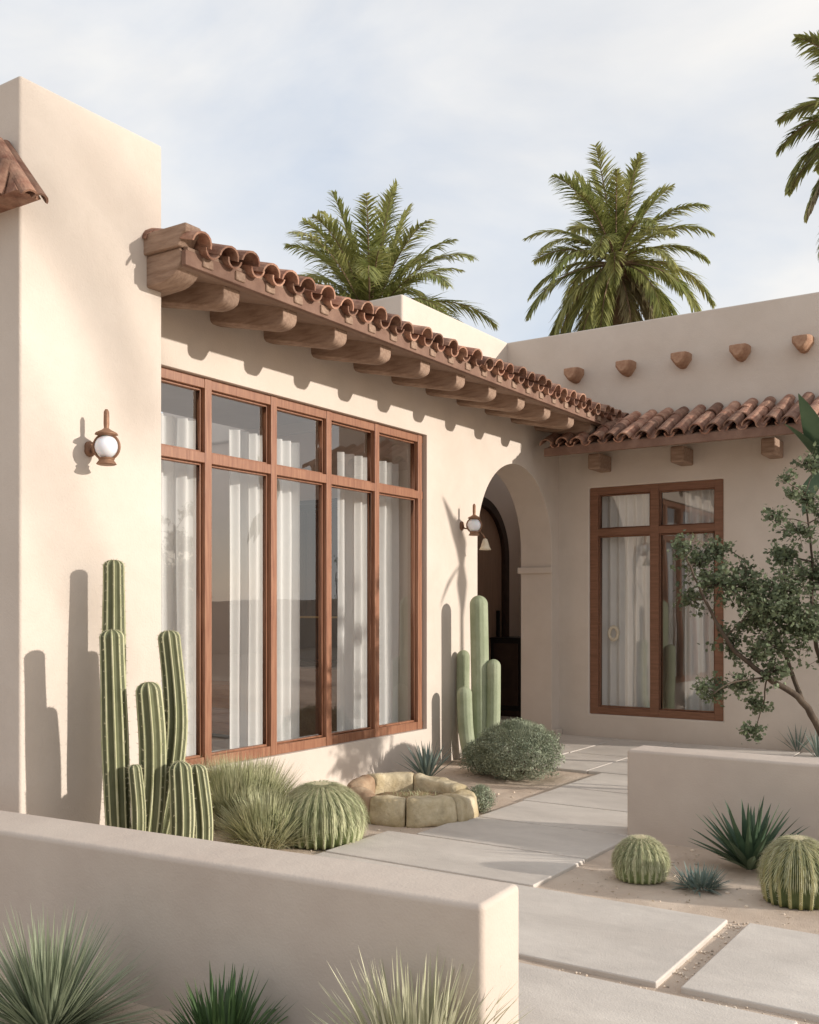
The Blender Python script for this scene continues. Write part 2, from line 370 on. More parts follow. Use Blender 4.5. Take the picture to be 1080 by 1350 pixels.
# interiors
m = MB(); m.box(-9.8, -9.6, 4.2, 9.1, 0, 3.9); m.box(-9.6, -5.70, 8.9, 9.05, .0, 3.6); m.box(-9.6, -5.7, 4.465, 4.5, 0, 3.6)
m.box(-7.05, -6.9, 9.05, 13.4, 0, 3.45); m.box(-6.9, -5.6, 13.3, 13.4, 0, 3.45); m.box(-5.62, -5.5, 11.52, 13.4, 0, 3.45)
m.box(-5.5, -2.5, 14.0, 14.1, 0, 3.4); m.box(-7.0, -5.6, 9.05, 11.3, 3.42, 3.5)
part(m, 'interior_wall', M['inside'])
m = MB(); m.box(-6.9, -5.7, 9.05, 11.35, 3.35, 3.41); m.box(-5.5, -2.47, 11.52, 14, 3.3, 3.4); part(m, 'ceiling', M['inside'])  # hall part ends early: added unseen opening lets sky light reach the door
m = MB(); m.box(-9.6, -5.69, 4.5, 8.9, -.1, .05); m.box(-6.9, -5.30, 9.05, 13.3, -.1, .045); m.box(-5.5, -2.47, 11.52, 14, -.1, .06); part(m, 'floor_tiles', M['slab'])

# tile roofs
def tile(mb, o, dn, sd, r0, r1, L, convex, th=.013, seg=8):
    """half-barrel tile: o upper end, dn down the slope, sd across"""
    o = Vector(o); dn = Vector(dn).normalized(); sd = Vector(sd).normalized(); up = sd.cross(dn)
    if up.z < 0: up = -up
    sg = 1 if convex else -1; vs = []
    for p_, r in ((o, r0), (o+dn*L, r1)):
        for rr in (r, r-th):
            for k in range(seg+1):
                t = pi*k/seg; vs.append(p_+sd*rr*cos(t)+up*sg*rr*sin(t)*.92)
    n = seg+1; fs = []
    for k in range(seg):
        fs += [(k, k+1, 2*n+k+1, 2*n+k), (n+k, n+k+1, 3*n+k+1, 3*n+k), (k, k+1, n+k+1, n+k), (2*n+k, 2*n+k+1, 3*n+k+1, 3*n+k)]
    fs += [(0, n, 3*n, 2*n), (n-1, 2*n-1, 4*n-1, 3*n-1)]
    mb.add(vs, fs)
def tile_field(a, b, along, dn, pitch, slope_len, courses, lift=.03):
    """a,b: top line start/end"""
    mb = MB(); a = Vector(a); b = Vector(b); n = round((b-a).length/pitch); al = (b-a).normalized(); dn = Vector(dn).normalized()
    up = al.cross(dn); up = up if up.z > 0 else -up
    cl = slope_len/courses
    for i in range(n+1):
        for c in range(courses):
            jr = lambda s: R.uniform(-s, s)
            o = a+al*(pitch*i+jr(.008))+dn*(cl*c-(.05 if c else 0))+up*(lift+.04+.012*(courses-c)*.3+jr(.010))
            tile(mb, o, dn+up*(-.05+jr(.03))+al*jr(.05), (al+dn*jr(.06)+up*jr(.08)), pitch*.33, pitch*.41, cl+.07+jr(.022)+(.02 if c == courses-1 else 0), True)
            if i < n:
                o = a+al*(pitch*(i+.5)+jr(.006))+dn*(cl*c-(.05 if c else 0))+up*(lift+.030)
                tile(mb, o, dn+up*-.02, al, pitch*.36, pitch*.31, cl+.06+jr(.01), False)
    return mb
slopeL = Vector((XE-XW, 0, 3.665-3.86))      # down the left eave
t = tile_field((XW, 4.40, 3.86), (XW, 11.05, 3.86), None, slopeL, .204, slopeL.length+.05, 2)
roofL = part(t, 'tile_roof', M['tile'], smooth=False)
m = MB(); m.poly([(XE-.0, 3.585), (XE-.0, 3.69), (XE-.035, 3.70), (XE-.035, 3.60), (XW-.01, 3.79), (XW-.01, 3.765), (XE-.06, 3.572)], [], 'Y', 4.36, 11.19)
m.v = [(v[0], v[1], v[2]) for v in m.v]
f1 = part(m, 'soffit', M['soffit'])
m = MB(); m.box(XE-.034, XE+.004, 4.34, 11.16, 3.578, 3.672); part(m, 'fascia_board', M['fascia'], bevel=.006)
# little blocks that carry the tiles above the fascia
m = MB(); m.box(XE-.05, XE+.018, 4.475, 4.565, 3.60, 3.66); d0 = part(m, 'dentil_block', M['beam'], bevel=.01)
for i in range(1, 23): copy_child(d0, H, (0, .2875*i, 0))
# eave end: moulded stucco corbel against the tower
m = MB()
prof = [(-4.95, 3.82), (-4.47, 3.82), (-4.46, 3.80), (-4.47, 3.765), (-4.50, 3.75), (-4.52, 3.72), (-4.53, 3.69), (-4.95, 3.69)]
m.poly(prof, [], 'Y', 4.31, 4.44)
prof = [(-4.95, 3.69), (-4.545, 3.69)]+[(-4.72+.19*cos(a), 3.655-.155*sin(a)) for a in [pi/2*i/8 for i in range(9)]]+[(-4.95, 3.49)]
m.poly(prof, [], 'Y', 4.335, 4.52)
part(m, 'corbel', M['beam'], bevel=.02, seg=3)
# rafters: rounded-bottom beams
def beam_mesh(x_in, x_out, y0, zt_in, zt_out, depth, wid):
    mb = MB(); n = 12; secs = []
    for i in range(n+1):
        s_ = i/n; x = x_in+(x_out-x_in)*(1-(1-s_)**1.6); f = (x-x_in)/(x_out-x_in)
        zt = zt_in+(zt_out-zt_in)*f
        r_ = max(0, (f-.80)/.20); dep = depth*(1-.42*(1-sqrt(max(0, 1-r_*r_*.995))))
        secs.append((x, zt, dep))
    vs = []; pr = [(-1, 0), (-1, -.70), (-.93, -.90), (-.6, -.99), (0, -1), (.6, -.99), (.93, -.90), (1, -.70), (1, 0)]
    for x, zt, dep in secs:
        for a, b in pr: vs.append((x, y0+a*wid/2, zt+b*dep))
    k = len(pr)
    fs = [(i*k+j, i*k+(j+1) % k, (i+1)*k+(j+1) % k, (i+1)*k+j) for i in range(n) for j in range(k)]
    fs += [tuple(range(k)), tuple(range(n*k, n*k+k))[::-1]]
    mb.add(vs, fs); return mb
b0 = part(beam_mesh(XW-.05, -4.585, 4.83, 3.775, 3.612, .185, .15), 'roof_beam', M['beam'], bevel=.008, seg=2)
for i in range(1, 11): copy_child(b0, H, (0, .578*i, 0))
# wing eave
dn = Vector((0, YE-YW, 3.375-3.70))
t = tile_field((-5.05, YW, 3.69), (-2.27, YW, 3.69), None, dn, .188, dn.length+.03, 3, lift=.0)
part(t, 'tile_roof', M['tile'])
m = MB(); m.poly([(YE+.005, 3.25), (YE+.005, 3.35), (YE+.05, 3.36), (YW+.01, 3.66), (YW+.01, 3.62), (YE+.06, 3.25)], [], 'X', -5.07, -2.21); part(m, 'soffit', M['soffit'])
m = MB(); m.box(-5.10, -2.19, YE-.03, YE+.004, 3.242, 3.335); m.box(-2.225, -2.19, YE+.005, YW, 3.245, 3.33); part(m, 'fascia_board', M['fascia'], bevel=.006)
bw = MB(); bw.box(-4.76, -4.61, 10.86, YW+.05, 3.12, 3.30); b1 = part(bw, 'roof_beam', M['beam'], bevel=.02)
for i in (1, 2): copy_child(b1, H, (.97*i, 0, 0))
# viga ends on the parapet wall
v = MB(); vs = []; k = 12
for yy, s_, dz in ((YW+.03, 1, 0), (YW-.10, .98, 0), (YW-.17, .90, 0), (YW-.20, .70, .008)):
    for (a, b) in [(-1, .85), (0, .9), (1, .85), (1, .1), (.86, -.45), (.5, -.83), (0, -.95), (-.5, -.83), (-.86, -.45), (-1, .1)]:
        vs.append((-5.05+a*.098*s_*(1-.25*(b < -.3)), yy, 4.29+b*.092*s_+dz))
k = 10; fs = [(i*k+j, i*k+(j+1) % k, (i+1)*k+(j+1) % k, (i+1)*k+j) for i in range(3) for j in range(k)]+[tuple(range(30, 40))]
v.add(vs, fs); v0 = part(v, 'viga_end', M['viga'], bevel=.01, seg=2)
for i in range(1, 5): copy_child(v0, H, (.648*i, 0, R.uniform(-.006, .006)))
# small hipped tile hood at the left of the tower
m = MB()
P = [(-6.2, 3.29, 3.70), (-4.65, 3.29, 3.70), (-4.65, 3.44, 3.70), (-6.2, 3.44, 3.70), (-6.2, 3.38, 4.06), (-4.94, 3.38, 4.06), (-4.94, 3.44, 4.06), (-6.2, 3.44, 4.06)]
m.add(P, [(0, 1, 2, 3), (4, 5, 6, 7), (0, 1, 5, 4), (1, 2, 6, 5), (2, 3, 7, 6), (0, 3, 7, 4)])
for yy in (3.325, 3.415):
    tile(m, (-4.93, yy*.5+3.41*.5, 4.05), (.30, (yy-3.41)*.2, -.37), (0, 1, 0), .036, .050, .48, True)
x = -4.80
while x > -6.1:
    (x < -4.95) and tile(m, (x, 3.39, 4.05), (0.0, -.11, -.37), (1, 0, 0), .045, .055, .22, True)
    tile(m, (x, 3.335, 3.89), (0.0, -.11, -.37), (1, 0, 0), .045, .058, .21, True); x -= .125
part(m, 'tile_hood', M['tile'])

# windows
def window_frame(axis_, c0, c1, z0, z1, plane, posts, zr, wd, rail, depth):
    mb = MB()
    def bx(a0, a1, b0, b1, out=0):
        if axis_ == 'Y': mb.box(plane-depth, plane+out, a0, a1, b0, b1)
        else: mb.box(a0, a1, plane-out, plane+depth, b0, b1)
    for q in posts: bx(max(q-wd/2, c0), min(q+wd/2, c1), z0, z1, .006)
    bx(c0, c1, z0, z0+rail, .0); bx(c0, c1, z1-rail, z1, .0); bx(c0, c1, zr-rail/2, zr+rail/2, .003)
    # inner beads round each pane
    ps = sorted(posts); cells = [(a+wd/2, b-wd/2) for a, b in zip(ps, ps[1:])]
    for a, b in cells:
        for z_0, z_1 in ((z0+rail, zr-rail/2), (zr+rail/2, z1-rail)):
            e = .016
            for (q0, q1, r0, r1) in ((a, a+e, z_0, z_1), (b-e, b, z_0, z_1), (a+e, b-e, z_0, z_0+e), (a+e, b-e, z_1-e, z_1)):
                if axis_ == 'Y': mb.box(plane-depth+.005, plane-.03, q0, q1, r0, r1)
                else: mb.box(q0, q1, plane+.03, plane+depth-.005, r0, r1)
    return mb, cells
def panes(axis_, cells, z0, z1, zr, rail, pl):
    mb = MB()
    for a, b in cells:
        for z_0, z_1 in ((z0+rail, zr-rail/2), (zr+rail/2, z1-rail)):
            z_0 -= .01; z_1 += .01; a_ = a-.01; b_ = b+.01
            if axis_ == 'Y': mb.add([(pl, a_, z_0), (pl, b_, z_0), (pl, b_, z_1), (pl, a_, z_1)], [(0, 1, 2, 3)])
            else: mb.add([(a_, pl, z_0), (b_, pl, z_0), (b_, pl, z_1), (a_, pl, z_1)], [(0, 1, 2, 3)])
    return mb
posts = [4.66, 5.36, 6.08, 6.78, 7.48, 8.19]
mb, cells = window_frame('Y', 4.60, 8.25, .36, 3.19, -5.325, posts, 2.61, .070, .075, .075)
w1 = part(mb, 'window', M['wood'], bevel=.004, seg=2)
g1 = panes('Y', cells, .36, 3.19, 2.61, .075, -5.38).build('glass_pane', M['glass'], w1)
m = MB(); m.box(-5.70, -5.40, 4.6, 8.25, .361, .40); m.build('window_sill', M['curtain'], w1)
posts2 = [-4.84, -4.10, -3.36]
mb, cells2 = window_frame('X', -4.89, -3.31, .28, 2.95, YW+.03, posts2, 2.42, .10, .085, .09)
w2 = part(mb, 'window', M['wood_back'], bevel=.004, seg=2)
panes('X', cells2, .28, 2.95, 2.42, .085, YW+.085).build('glass_pane', M['glass'], w2)

# arched front door in the hall
dc, dr = 12.0, .80
def arch_poly(r, z0=.05): return [(dc+r, z0)]+[(dc+r*cos(t), 2.25+r*sin(t)) for t in [pi*i/28 for i in range(29)]]+[(dc-r, z0)]
m = MB(); m.poly(arch_poly(dr-.13)[::1], [], 'X', -6.88, -6.86); door = part(m, 'front_door', mat('door_wood', (.28, .18, .125), .6, (.34, .22, .155), 4, stretch=(1, 6, .6)))
m = MB()
ou, inn = arch_poly(dr), arch_poly(dr-.13)
m.poly(ou+inn[::-1], [], 'X', -6.9, -6.80); m.build('door_frame', M['dark'], door, bevel=.01)
m = MB(); m.box(-6.855, -6.80, 12.5, 12.53, 1.0, 1.5); m.build('door_handle', M['black'], door, bevel=.006)

# ------------------------------------------------------------ curtains
def curtain(kind, a0, a1, pl, z0, z1, label, group, tie=0, seed=0):
    r = random.Random(seed); n = int((a1-a0)/.008); nz_ = 26; vs = []
    ph = r.uniform(0, 6); fr = r.uniform(46, 58)
    for j in range(nz_+1):
        z = z0+(z1-z0)*j/nz_; q = j/nz_
        for i in range(n+1):
            a = a0+(a1-a0)*i/n
            am = .030*(.75+.25*q)
            d = am*sin(a*fr+ph+.5*sin(a*11+seed)+.25*(1-q)*sin(a*6+seed))+.012*noise.noise(Vector((a*5, z*.8, seed)))
            if tie: a = a+(((a0+a1)/2-a)*.18*math.exp(-((z-1.2)/.5)**2))
            vs.append((pl+d, a, z) if kind == 'Y' else (a, pl+d, z))
    fs = [(j*(n+1)+i, j*(n+1)+i+1, (j+1)*(n+1)+i+1, (j+1)*(n+1)+i) for j in range(nz_) for i in range(n)]
    mb = MB(); mb.add(vs, fs); base = (pl, (a0+a1)/2, z0) if kind == 'Y' else ((a0+a1)/2, pl, z0)
    o = mb.build('curtain', M['curtain'], smooth=True, loc=base)
    return tag(o, label, 'curtain', group)
CG = 'white pleated curtains behind the panes'
curtain('Y', 4.72, 5.50, -5.60, .12, 2.93, 'white pleated curtain filling the window column next to the tall cactus', CG, seed=1)
curtain('Y', 5.87, 6.30, -5.60, .12, 2.93, 'white pleated curtain with a wooden sideboard showing at its left, in the facade window', CG, seed=2)
curtain('Y', 6.41, 6.72, -5.60, .12, 2.93, 'narrow white curtain just left of the black cabinet in the facade window', CG, seed=3)
curtain('Y', 7.27, 7.80, -5.60, .12, 2.93, 'white pleated curtain just right of the black cabinet in the facade window', CG, seed=4)
curtain('Y', 7.91, 8.40, -5.60, .12, 2.93, 'white pleated curtain in the facade window column nearest the arch', CG, seed=5)
curtain('X', -4.95, -4.20, YW+.26, .15, 2.88, 'off-white curtain with a round ring on it filling the left half of the wing window', CG, seed=6)
curtain('X', -3.83, -3.30, YW+.26, .15, 2.88, 'off-white curtain in the right half of the wing window behind the small tree', CG, seed=7)
m = MB(); c = Vector((-4.66, YW+.19, 1.23))
m.tube([c+Vector((.055*cos(a), 0, .075*sin(a))) for a in [2*pi*i/24 for i in range(25)]], .022, 8)
tag(m.build('wreath', M['ceramic'], smooth=True, loc=c), 'small pale oval ring hanging against the curtain of the wing window', 'wreath')
# ------------------------------------------------------------ room furniture seen through the glass
c = empty('display_cabinet', (-7.1, 8.7, .05), 'tall black open cabinet seen through the middle of the facade window', 'cabinet')
m = MB(); m.box(-7.55, -6.5, 8.84, 8.89, .9, 2.68); m.box(-7.55, -7.50, 8.5, 8.84, .9, 2.68); m.box(-6.55, -6.5, 8.5, 8.84, .9, 2.68); m.box(-7.5, -6.55, 8.5, 8.84, 2.63, 2.68); m.box(-7.5, -6.55, 8.5, 8.84, .9, .95)
m.build('carcass', M['black'], c, bevel=.005)
m = MB(); m.box(-7.49, -6.56, 8.5, 8.83, 1.42, 1.44); m.build('shelf', mat('brass_edge', (.35, .26, .12), .4, metal=.6), c)
m = MB()
for i in range(7): m.box(-7.42+i*.12, -7.36+i*.12, 8.76, 8.82, 1.45, 2.60)
m.build('back_slats', M['dark'], c)
c = empty('low_chest', (-7.0, 8.55, .05), 'brown low chest standing under the black cabinet', 'chest')
m = MB(); m.box(-7.6, -6.4, 8.35, 8.89, .12, .89); m.build('body', mat('brown_chest', (.17, .10, .07), .6, (.22, .13, .09), 4), c, bevel=.01)
for x in (-7.55, -6.5):
    for y in (8.38, 8.8):
        m = MB(); m.box(x, x+.05, y, y+.05, .05, .12); m.build('foot', M['dark'], c)
m = MB(); m.box(-7.1, -6.95, 8.33, 8.35, .5, .53); m.build('handle', M['black'], c)
c = empty('sideboard', (-8.5, 8.6, .05), 'orange-brown wooden sideboard seen low through the second window column', 'sideboard')
m = MB(); m.box(-9.1, -7.9, 8.4, 8.89, .1, .66); m.build('body', M['chest'], c, bevel=.008)
m = MB(); m.box(-9.07, -7.93, 8.385, 8.4, .40, .62); m.build('drawer_front', M['chest'], c, bevel=.005)
m = MB(); m.box(-9.07, -7.93, 8.385, 8.4, .13, .37); m.build('drawer_front', M['chest'], c, bevel=.005)
c = empty('console_cabinet', (-6.5, 12.9, .045), 'black cabinet standing inside the arched entrance', 'cabinet')
m = MB(); m.box(-6.86, -5.95, 12.35, 12.9, .13, 1.10); m.build('body', M['black'], c, bevel=.006)
m = MB(); m.box(-6.88, -5.93, 12.33, 12.92, 1.10, 1.13); m.build('top', M['black'], c, bevel=.005)
m = MB(); m.box(-6.80, -6.42, 12.335, 12.35, .2, 1.05); m.box(-6.38, -6.0, 12.335, 12.35, .2, 1.05); m.build('door_panel', M['dark'], c, bevel=.005)
m = MB(); m.box(-6.84, -5.97, 12.38, 12.88, .045, .13); m.build('plinth', M['dark'], c)

# ------------------------------------------------------------ wall lanterns
def lantern(xw, y, z, label, sx=1.0):
    r = empty('wall_lantern', (xw, y, z), label, 'wall lamp', 'copper lanterns on the facade')
    cx = xw+.15; c = Vector((cx, y, z))
    m = MB(); m.tube([(xw-.002, y, z), (xw+.012, y, z), (xw+.02, y, z)], [.034, .034, .022], 16, lambda k, i: 1+.35*abs(sin(2*pi*k/16))); m.build('back_plate', M['copper'], r, smooth=False)
    m = MB(); m.tube([(xw+.015, y, z), (xw+.04, y, z-.028), (xw+.065, y, z-.03), (xw+.085, y, z-.005), (xw+.092, y, z+.02)], .008, 8); m.build('arm', M['copper'], r, smooth=True)
    m = MB(); m.lathe(c, [(.004, -.068)]+[(.066*sin(t), -.066*cos(t)) for t in [.3+2.54*i/12 for i in range(13)]]+[(.004, .068)], 24); m.build('glass_globe', M['globe'], r, smooth=True)
    m = MB()
    for a in (YAW-.75, YAW+pi-.75):
        m.tube([c+Vector((rr*cos(a+.75), rr*sin(a+.75), zz)) for rr, zz in [(.075*sin(t), -.075*cos(t)) for t in [.35+2.44*i/12 for i in range(13)]]], .0075, 8)
    m.build('cage', M['copper'], r, smooth=True)
    m = MB(); m.lathe(c, [(.045, -.105), (.058, -.10), (.05, -.088), (.042, -.078), (.048, -.066), (.03, -.06)], 24); m.build('base', M['copper'], r, smooth=False, bevel=.002)
    m = MB(); m.lathe(c, [(.035, .062), (.066, .070), (.060, .080), (.03, .095), (.016, .105), (.014, .11), (.0165, .13), (.0155, .20), (.008, .215), (.002, .217)], 20); m.build('chimney_cap', M['copper'], r, smooth=True)
    return r
lantern(XT, 3.90, 2.44, 'copper wall lantern with white globe on the tower wall above the ribbed cactus')
lantern(XW, 8.90, 2.36, 'copper wall lantern at the left edge of the arched entrance')
b = empty('hanging_bell', (-5.06, 9.0, 2.16), 'small cream ceramic bell hanging below the lantern beside the arch', 'bell')
m = MB(); m.lathe((-5.06, 9.0, 2.16), [(.004, .07), (.02, .065), (.032, .03), (.045, -.015), (.062, -.045), (.05, -.046), (.01, -.03)], 18); m.build('bell_body', M['ceramic'], b, smooth=True)
m = MB(); m.tube([(-5.22, 8.90, 2.36), (-5.17, 8.93, 2.27), (-5.10, 8.97, 2.30), (-5.07, 8.99, 2.26), (-5.06, 9.0, 2.22)], .006, 6); m.build('hook', M['copper'], b, smooth=True)

# ------------------------------------------------------------ low walls
def prism_wall(name, pts, z1, label):
    mb = MB(); mb.poly(pts, [], 'Z', -.15, z1)
    c = (sum(p_[0] for p_ in pts)/len(pts), sum(p_[1] for p_ in pts)/len(pts), 0)
    o = mb.build(name, M['stucco_low'], bevel=.022, loc=c, seg=5)
    return tag(o, label, 'wall', 'low stucco garden walls')
ZW = .577
def gp_(px, py, z): return at(px, py, F*(CH-z)/(py-HY))
f1, f2 = gp_(0, 1095, ZW), gp_(637, 1194, ZW)
dirv = (f2-f1).normalized(); nrm = Vector((-dirv.y, dirv.x, 0)); f0 = f1-dirv*2.5
th = .30
prism_wall('garden_wall', [(q.x, q.y) for q in (f0, f2, f2+nrm*th, f0+nrm*(th+.02))], ZW, 'low smooth beige stucco wall running across the foreground in front of the ribbed cactus')
prism_wall('garden_wall', [(-2.52, 6.38), (1.6, 6.38), (1.6, 6.66), (-2.52, 6.66)], .585, 'low beige stucco wall on the right behind the agave and barrel cactuses')

# ------------------------------------------------------------ plants
def spines(mb, P_, n_, k=4, L=.018):
    for q in range(k):
        d = (n_+Vector((R.uniform(-.8, .8), R.uniform(-.8, .8), R.uniform(-.6, .8)))).normalized()
        sd = d.orthogonal().normalized()*.0011; e = P_+d*L*R.uniform(.6, 1.2)
        mb.add([P_+sd, P_-sd, e], [(0, 1, 2)], 2)
def ribbed_stem(root, path, r, ribs, mats, depth=.28, stripe=.14, tip=True):
    """fluted column along path; ribs carry pale edges and spines"""
    pts = [Vector(q) for q in path]
    # resample
    L = [0]
    for a, b in zip(pts, pts[1:]): L.append(L[-1]+(b-a).length)
    T = L[-1]; n = max(14, int(T/.03)); P = []
    def ev(s_):
        for i in range(len(pts)-1):
            if s_ <= L[i+1]+1e-9:
                u = (s_-L[i])/(L[i+1]-L[i]); p0 = pts[max(i-1, 0)]; p3 = pts[min(i+2, len(pts)-1)]; a, b = pts[i], pts[i+1]
                return .5*((2*a)+(b-p0)*u+(2*p0-5*a+4*b-p3)*u*u+(3*a-p0-3*b+p3)*u**3)
        return pts[-1]
    ss = [T*i/n for i in range(n)]+[T-r*.9*(1-q) if False else T for q in ()]
    ss = [s_ for s_ in ss if s_ < T-r]+[T-r+r*sin(a) for a in [pi/2*i/7 for i in range(8)]]
    P = [ev(s_) for s_ in ss]
    rad = [r*(.84+.16*min(1, s_/(T*.35)))*(1-.10*max(0, s_/T-.6)/.4+.025*sin(s_*9+T*5))*(1 if s_ <= T-r else max(.04, sqrt(max(0, 1-((s_-(T-r))/r)**2)))) for s_ in ss]
    seg = ribs*8
    def sec(k, i):
        t = (k % 8)/8; c_ = abs(t-.5)*2      # 1 at rib crest (k=0), 0 in the valley
        return 1-depth*(1-c_**1.5)*(1+.06*sin(i*2.1+k//8))
    mb = MB(); mb.tube(P, rad, seg, sec, cap=True)
    # pale rib crests
    nring = len(P)
    mi = []
    for i in range(nring-1):
        for k in range(seg): mi.append(1 if (k % 8 in (0, 7)) else 0)
    mb.m = mi+[0, 0]
    base = list(mb.v)
    for i in range(1, nring-1):
        for k in range(0, seg, 8):
            if (i+k//8) % 2 == 0:
                q = Vector(base[i*seg+k]); nn = (q-P[i]).normalized(); spines(mb, q, nn, 3, .017)
    return mb.build('stem', mats, root, smooth=True)
cb = at(190, 1200, 5.55); cb.z = 0
cc = empty('columnar_cactus', (cb.x, cb.y, 0), 'tall dark green ribbed column cactus with several stems in front of the tower wall', 'cactus')
CM = [M['cactus'], M['rib'], M['spine']]
def cst(pp, r, ribs, d0):
    path = []
    for (px, py) in pp:
        q = at(px, py, d0); path.append(q)
    a_ = R.uniform(0, 6.28)
    for k_, q in enumerate(path[1:-1]): q += Vector((cos(a_), sin(a_), 0))*.018
    path[0].z = 0
    return ribbed_stem(cc, path, r, ribs, CM)
cst([(158, 1190), (154, 1000), (150, 738)], .068, 9, 5.80)
cst([(160, 1190), (152, 1040), (147, 830)], .072, 9, 5.48)
cst([(186, 1190), (198, 1060), (200, 980), (195, 899)], .076, 9, 5.50)
cst([(196, 1190), (216, 1060), (229, 950), (222, 831)], .070, 9, 5.78)
cst([(232, 1190), (236, 1090), (237, 1004)], .066, 9, 5.48)
cst([(262, 1190), (262, 1090), (258, 1008)], .062, 9, 5.58)
cst([(178, 1190), (178, 1080), (177, 1008)], .040, 7, 5.42)
# saguaro by the arch
sg_ = at(632, 1002, 10.05); sg_.z = 0
sa = empty('saguaro_cactus', (sg_.x, sg_.y, 0), 'smooth pale green cactus with a tall trunk and three shorter arms beside the arch', 'cactus')
def sst(pp, r, d0):
    path = [at(px, py, d0) for px, py in pp]; path[0].z = max(0, path[0].z) if path[0].z > .05 else 0
    pts = []; n = 24
    for i in range(n+1):
        u = i/n*(len(path)-1); k = min(int(u), len(path)-2); f = u-k
        p0, a, b, p3 = path[max(k-1, 0)], path[k], path[k+1], path[min(k+2, len(path)-1)]
        pts.append(.5*((2*a)+(b-p0)*f+(2*p0-5*a+4*b-p3)*f*f+(3*a-p0-3*b+p3)*f**3))
    dirn = (pts[-1]-pts[-2]).normalized(); end = pts[-1]-dirn*r
    pts = [q for q in pts if (q-pts[-1]).dot(dirn) < -r]+[end+dirn*r*sin(a) for a in [pi/2*i/6 for i in range(7)]]
    rad = [r]*(len(pts)-7)+[max(.004, r*cos(a)) for a in [pi/2*i/6 for i in range(7)]]
    rad[0] *= .8
    mb = MB(); mb.tube(pts, rad, 52, lambda k, i: 1-.035*(1-abs((k % 4)/4-.5)*2)); return mb.build('stem', M['saguaro'], sa, smooth=True)
sst([(634, 1015), (633, 900), (631, 785)], .090, 10.0)
sst([(636, 1020), (613, 965), (611, 857)], .066, 10.2)
sst([(644, 1030), (618, 985), (612, 905)], .074, 9.85)
sst([(630, 1028), (648, 985), (651, 869)], .070, 9.95)

def dome_grass(name, loc, n, L, w, m, label, cat, spread=(5, 88), droop=1.1, parent=None, group=None, seg=5, scale=(1, 1), crease=.25, wp=.35, jit=.05, bias=1.0):
    mb = MB(); loc = Vector(loc)
    for i in range(n):
        a = R.uniform(0, 2*pi); e = radians(90-(spread[0]+(spread[1]-spread[0])*R.random()**bias))
        d = Vector((cos(a)*cos(e), sin(a)*cos(e), sin(e)))
        b = loc+Vector((cos(a)*R.uniform(0, jit), sin(a)*R.uniform(0, jit), 0))
        mb.blade(b, d, L*R.uniform(.75, 1.08)*(1-.1*(1-sin(e))), w*R.uniform(.7, 1.2), droop*R.uniform(.6, 1.3), seg, crease, wp)
    lo = min(z for _, _, z in mb.v); mb.v = [(x, y, max(z, -.02)) for x, y, z in mb.v]
    o = mb.build(name, m, loc=loc)
    return tag(o, label, cat, group)
def gpos(px, py): q = gp_(px, py, 0); q.z = 0; return q
# mounds by the facade
q = gpos(315, 1085); dome_grass('grass_tuft', q, 3400, .47, .009, M['grass'], 'loose green grass tuft between the ribbed cactus and the striped round mound', 'grass tuft', (2, 55), .35, jit=.26)
q = gpos(350, 1116); dome_grass('grass_tuft', q, 1500, .36, .010, M['grass'], 'dense low green grass tuft leaning against the striped round mound', 'grass tuft', (2, 60), .5, jit=.15)
q = gpos(278, 1060); dome_grass('grass_tuft', q, 500, .40, .010, M['grasspale'], 'pale thin grass tuft at the foot of the facade beside the ribbed cactus', 'grass tuft', (2, 50), .4, jit=.12)
def barrel(loc, r, h, ribs, label, m1, sp=2600, blades=False, lean=0):
    root = empty('barrel_cactus', loc, label, 'cactus', 'round barrel cactuses'); loc = Vector(loc)
    seg = ribs*6; prof = [pi/2*i/14 for i in range(-4, 15)]
    P = [loc+Vector((0, 0, h*.42+(h*.58 if a > 0 else h*.42/.43)*sin(a)*(1 if a > 0 else 1))) for a in prof]
    rad = [max(.01, r*cos(a*.98)) for a in prof]
    def sec(k, i): t = (k % 6)/6; c_ = abs(t-.5)*2; return 1-.16*(1-c_)
    mb = MB(); mb.tube(P, rad, seg, sec)
    mb.m = [1 if (k % 6 in (0, 5)) else 0 for i in range(len(P)-1) for k in range(seg)]+[0, 0]
    base = list(mb.v)
    for i in range(1, len(P)-1):
        for k in range(0, seg, 6):
            for rep in range(3):
                a = Vector(base[i*seg+k]); b = Vector(base[min(i+1, len(P)-1)*seg+k]); q_ = a.lerp(b, rep/3)
                nn = (q_-(loc+Vector((0, 0, h*.3)))).normalized(); spines(mb, q_, nn, 4, .020)
    if blades:      # soft shaggy bristles lying down along the ribs
        for i in range(4, len(P)-1):
            for k in range(seg):
                for rep in range(2):
                    a = Vector(base[i*seg+k]); nn = (a-(loc+Vector((0, 0, h*.3)))).normalized(); dd = (Vector((0, 0, -1))-nn*-nn.z)
                    if dd.length > .1: mb.blade(a+nn*.002, dd.normalized()+nn*R.uniform(.15, .6), R.uniform(.2, .36)*r*1.0, .005, .3, 2, mi=R.choice((1, 3, 3)))
    mb.build('body', m1+[M['spine'], M['grass']], root, smooth=True)
    return root
BM1 = [mat('barrel_skin', (.17, .21, .085), .65, (.25, .29, .13), 9), mat('barrel_rib', (.40, .43, .23), .7, (.50, .50, .31), 12)]
BM2 = [mat('barrel_skin_dark', (.075, .10, .035), .65, (.12, .14, .055), 9), mat('barrel_rib_gold', (.33, .31, .13), .7, (.42, .39, .2), 12)]
q = gpos(424, 1108); 
mound = barrel((q.x, q.y, 0), .29, .365, 30, 'large pale green shaggy striped cactus mound left of the sandstone planter', BM1, blades=True)
q = gpos(845, 1158); barrel((q.x, q.y, 0), .150, .225, 22, 'small bright green barrel cactus at the left end of the right bed', BM1, blades=True)
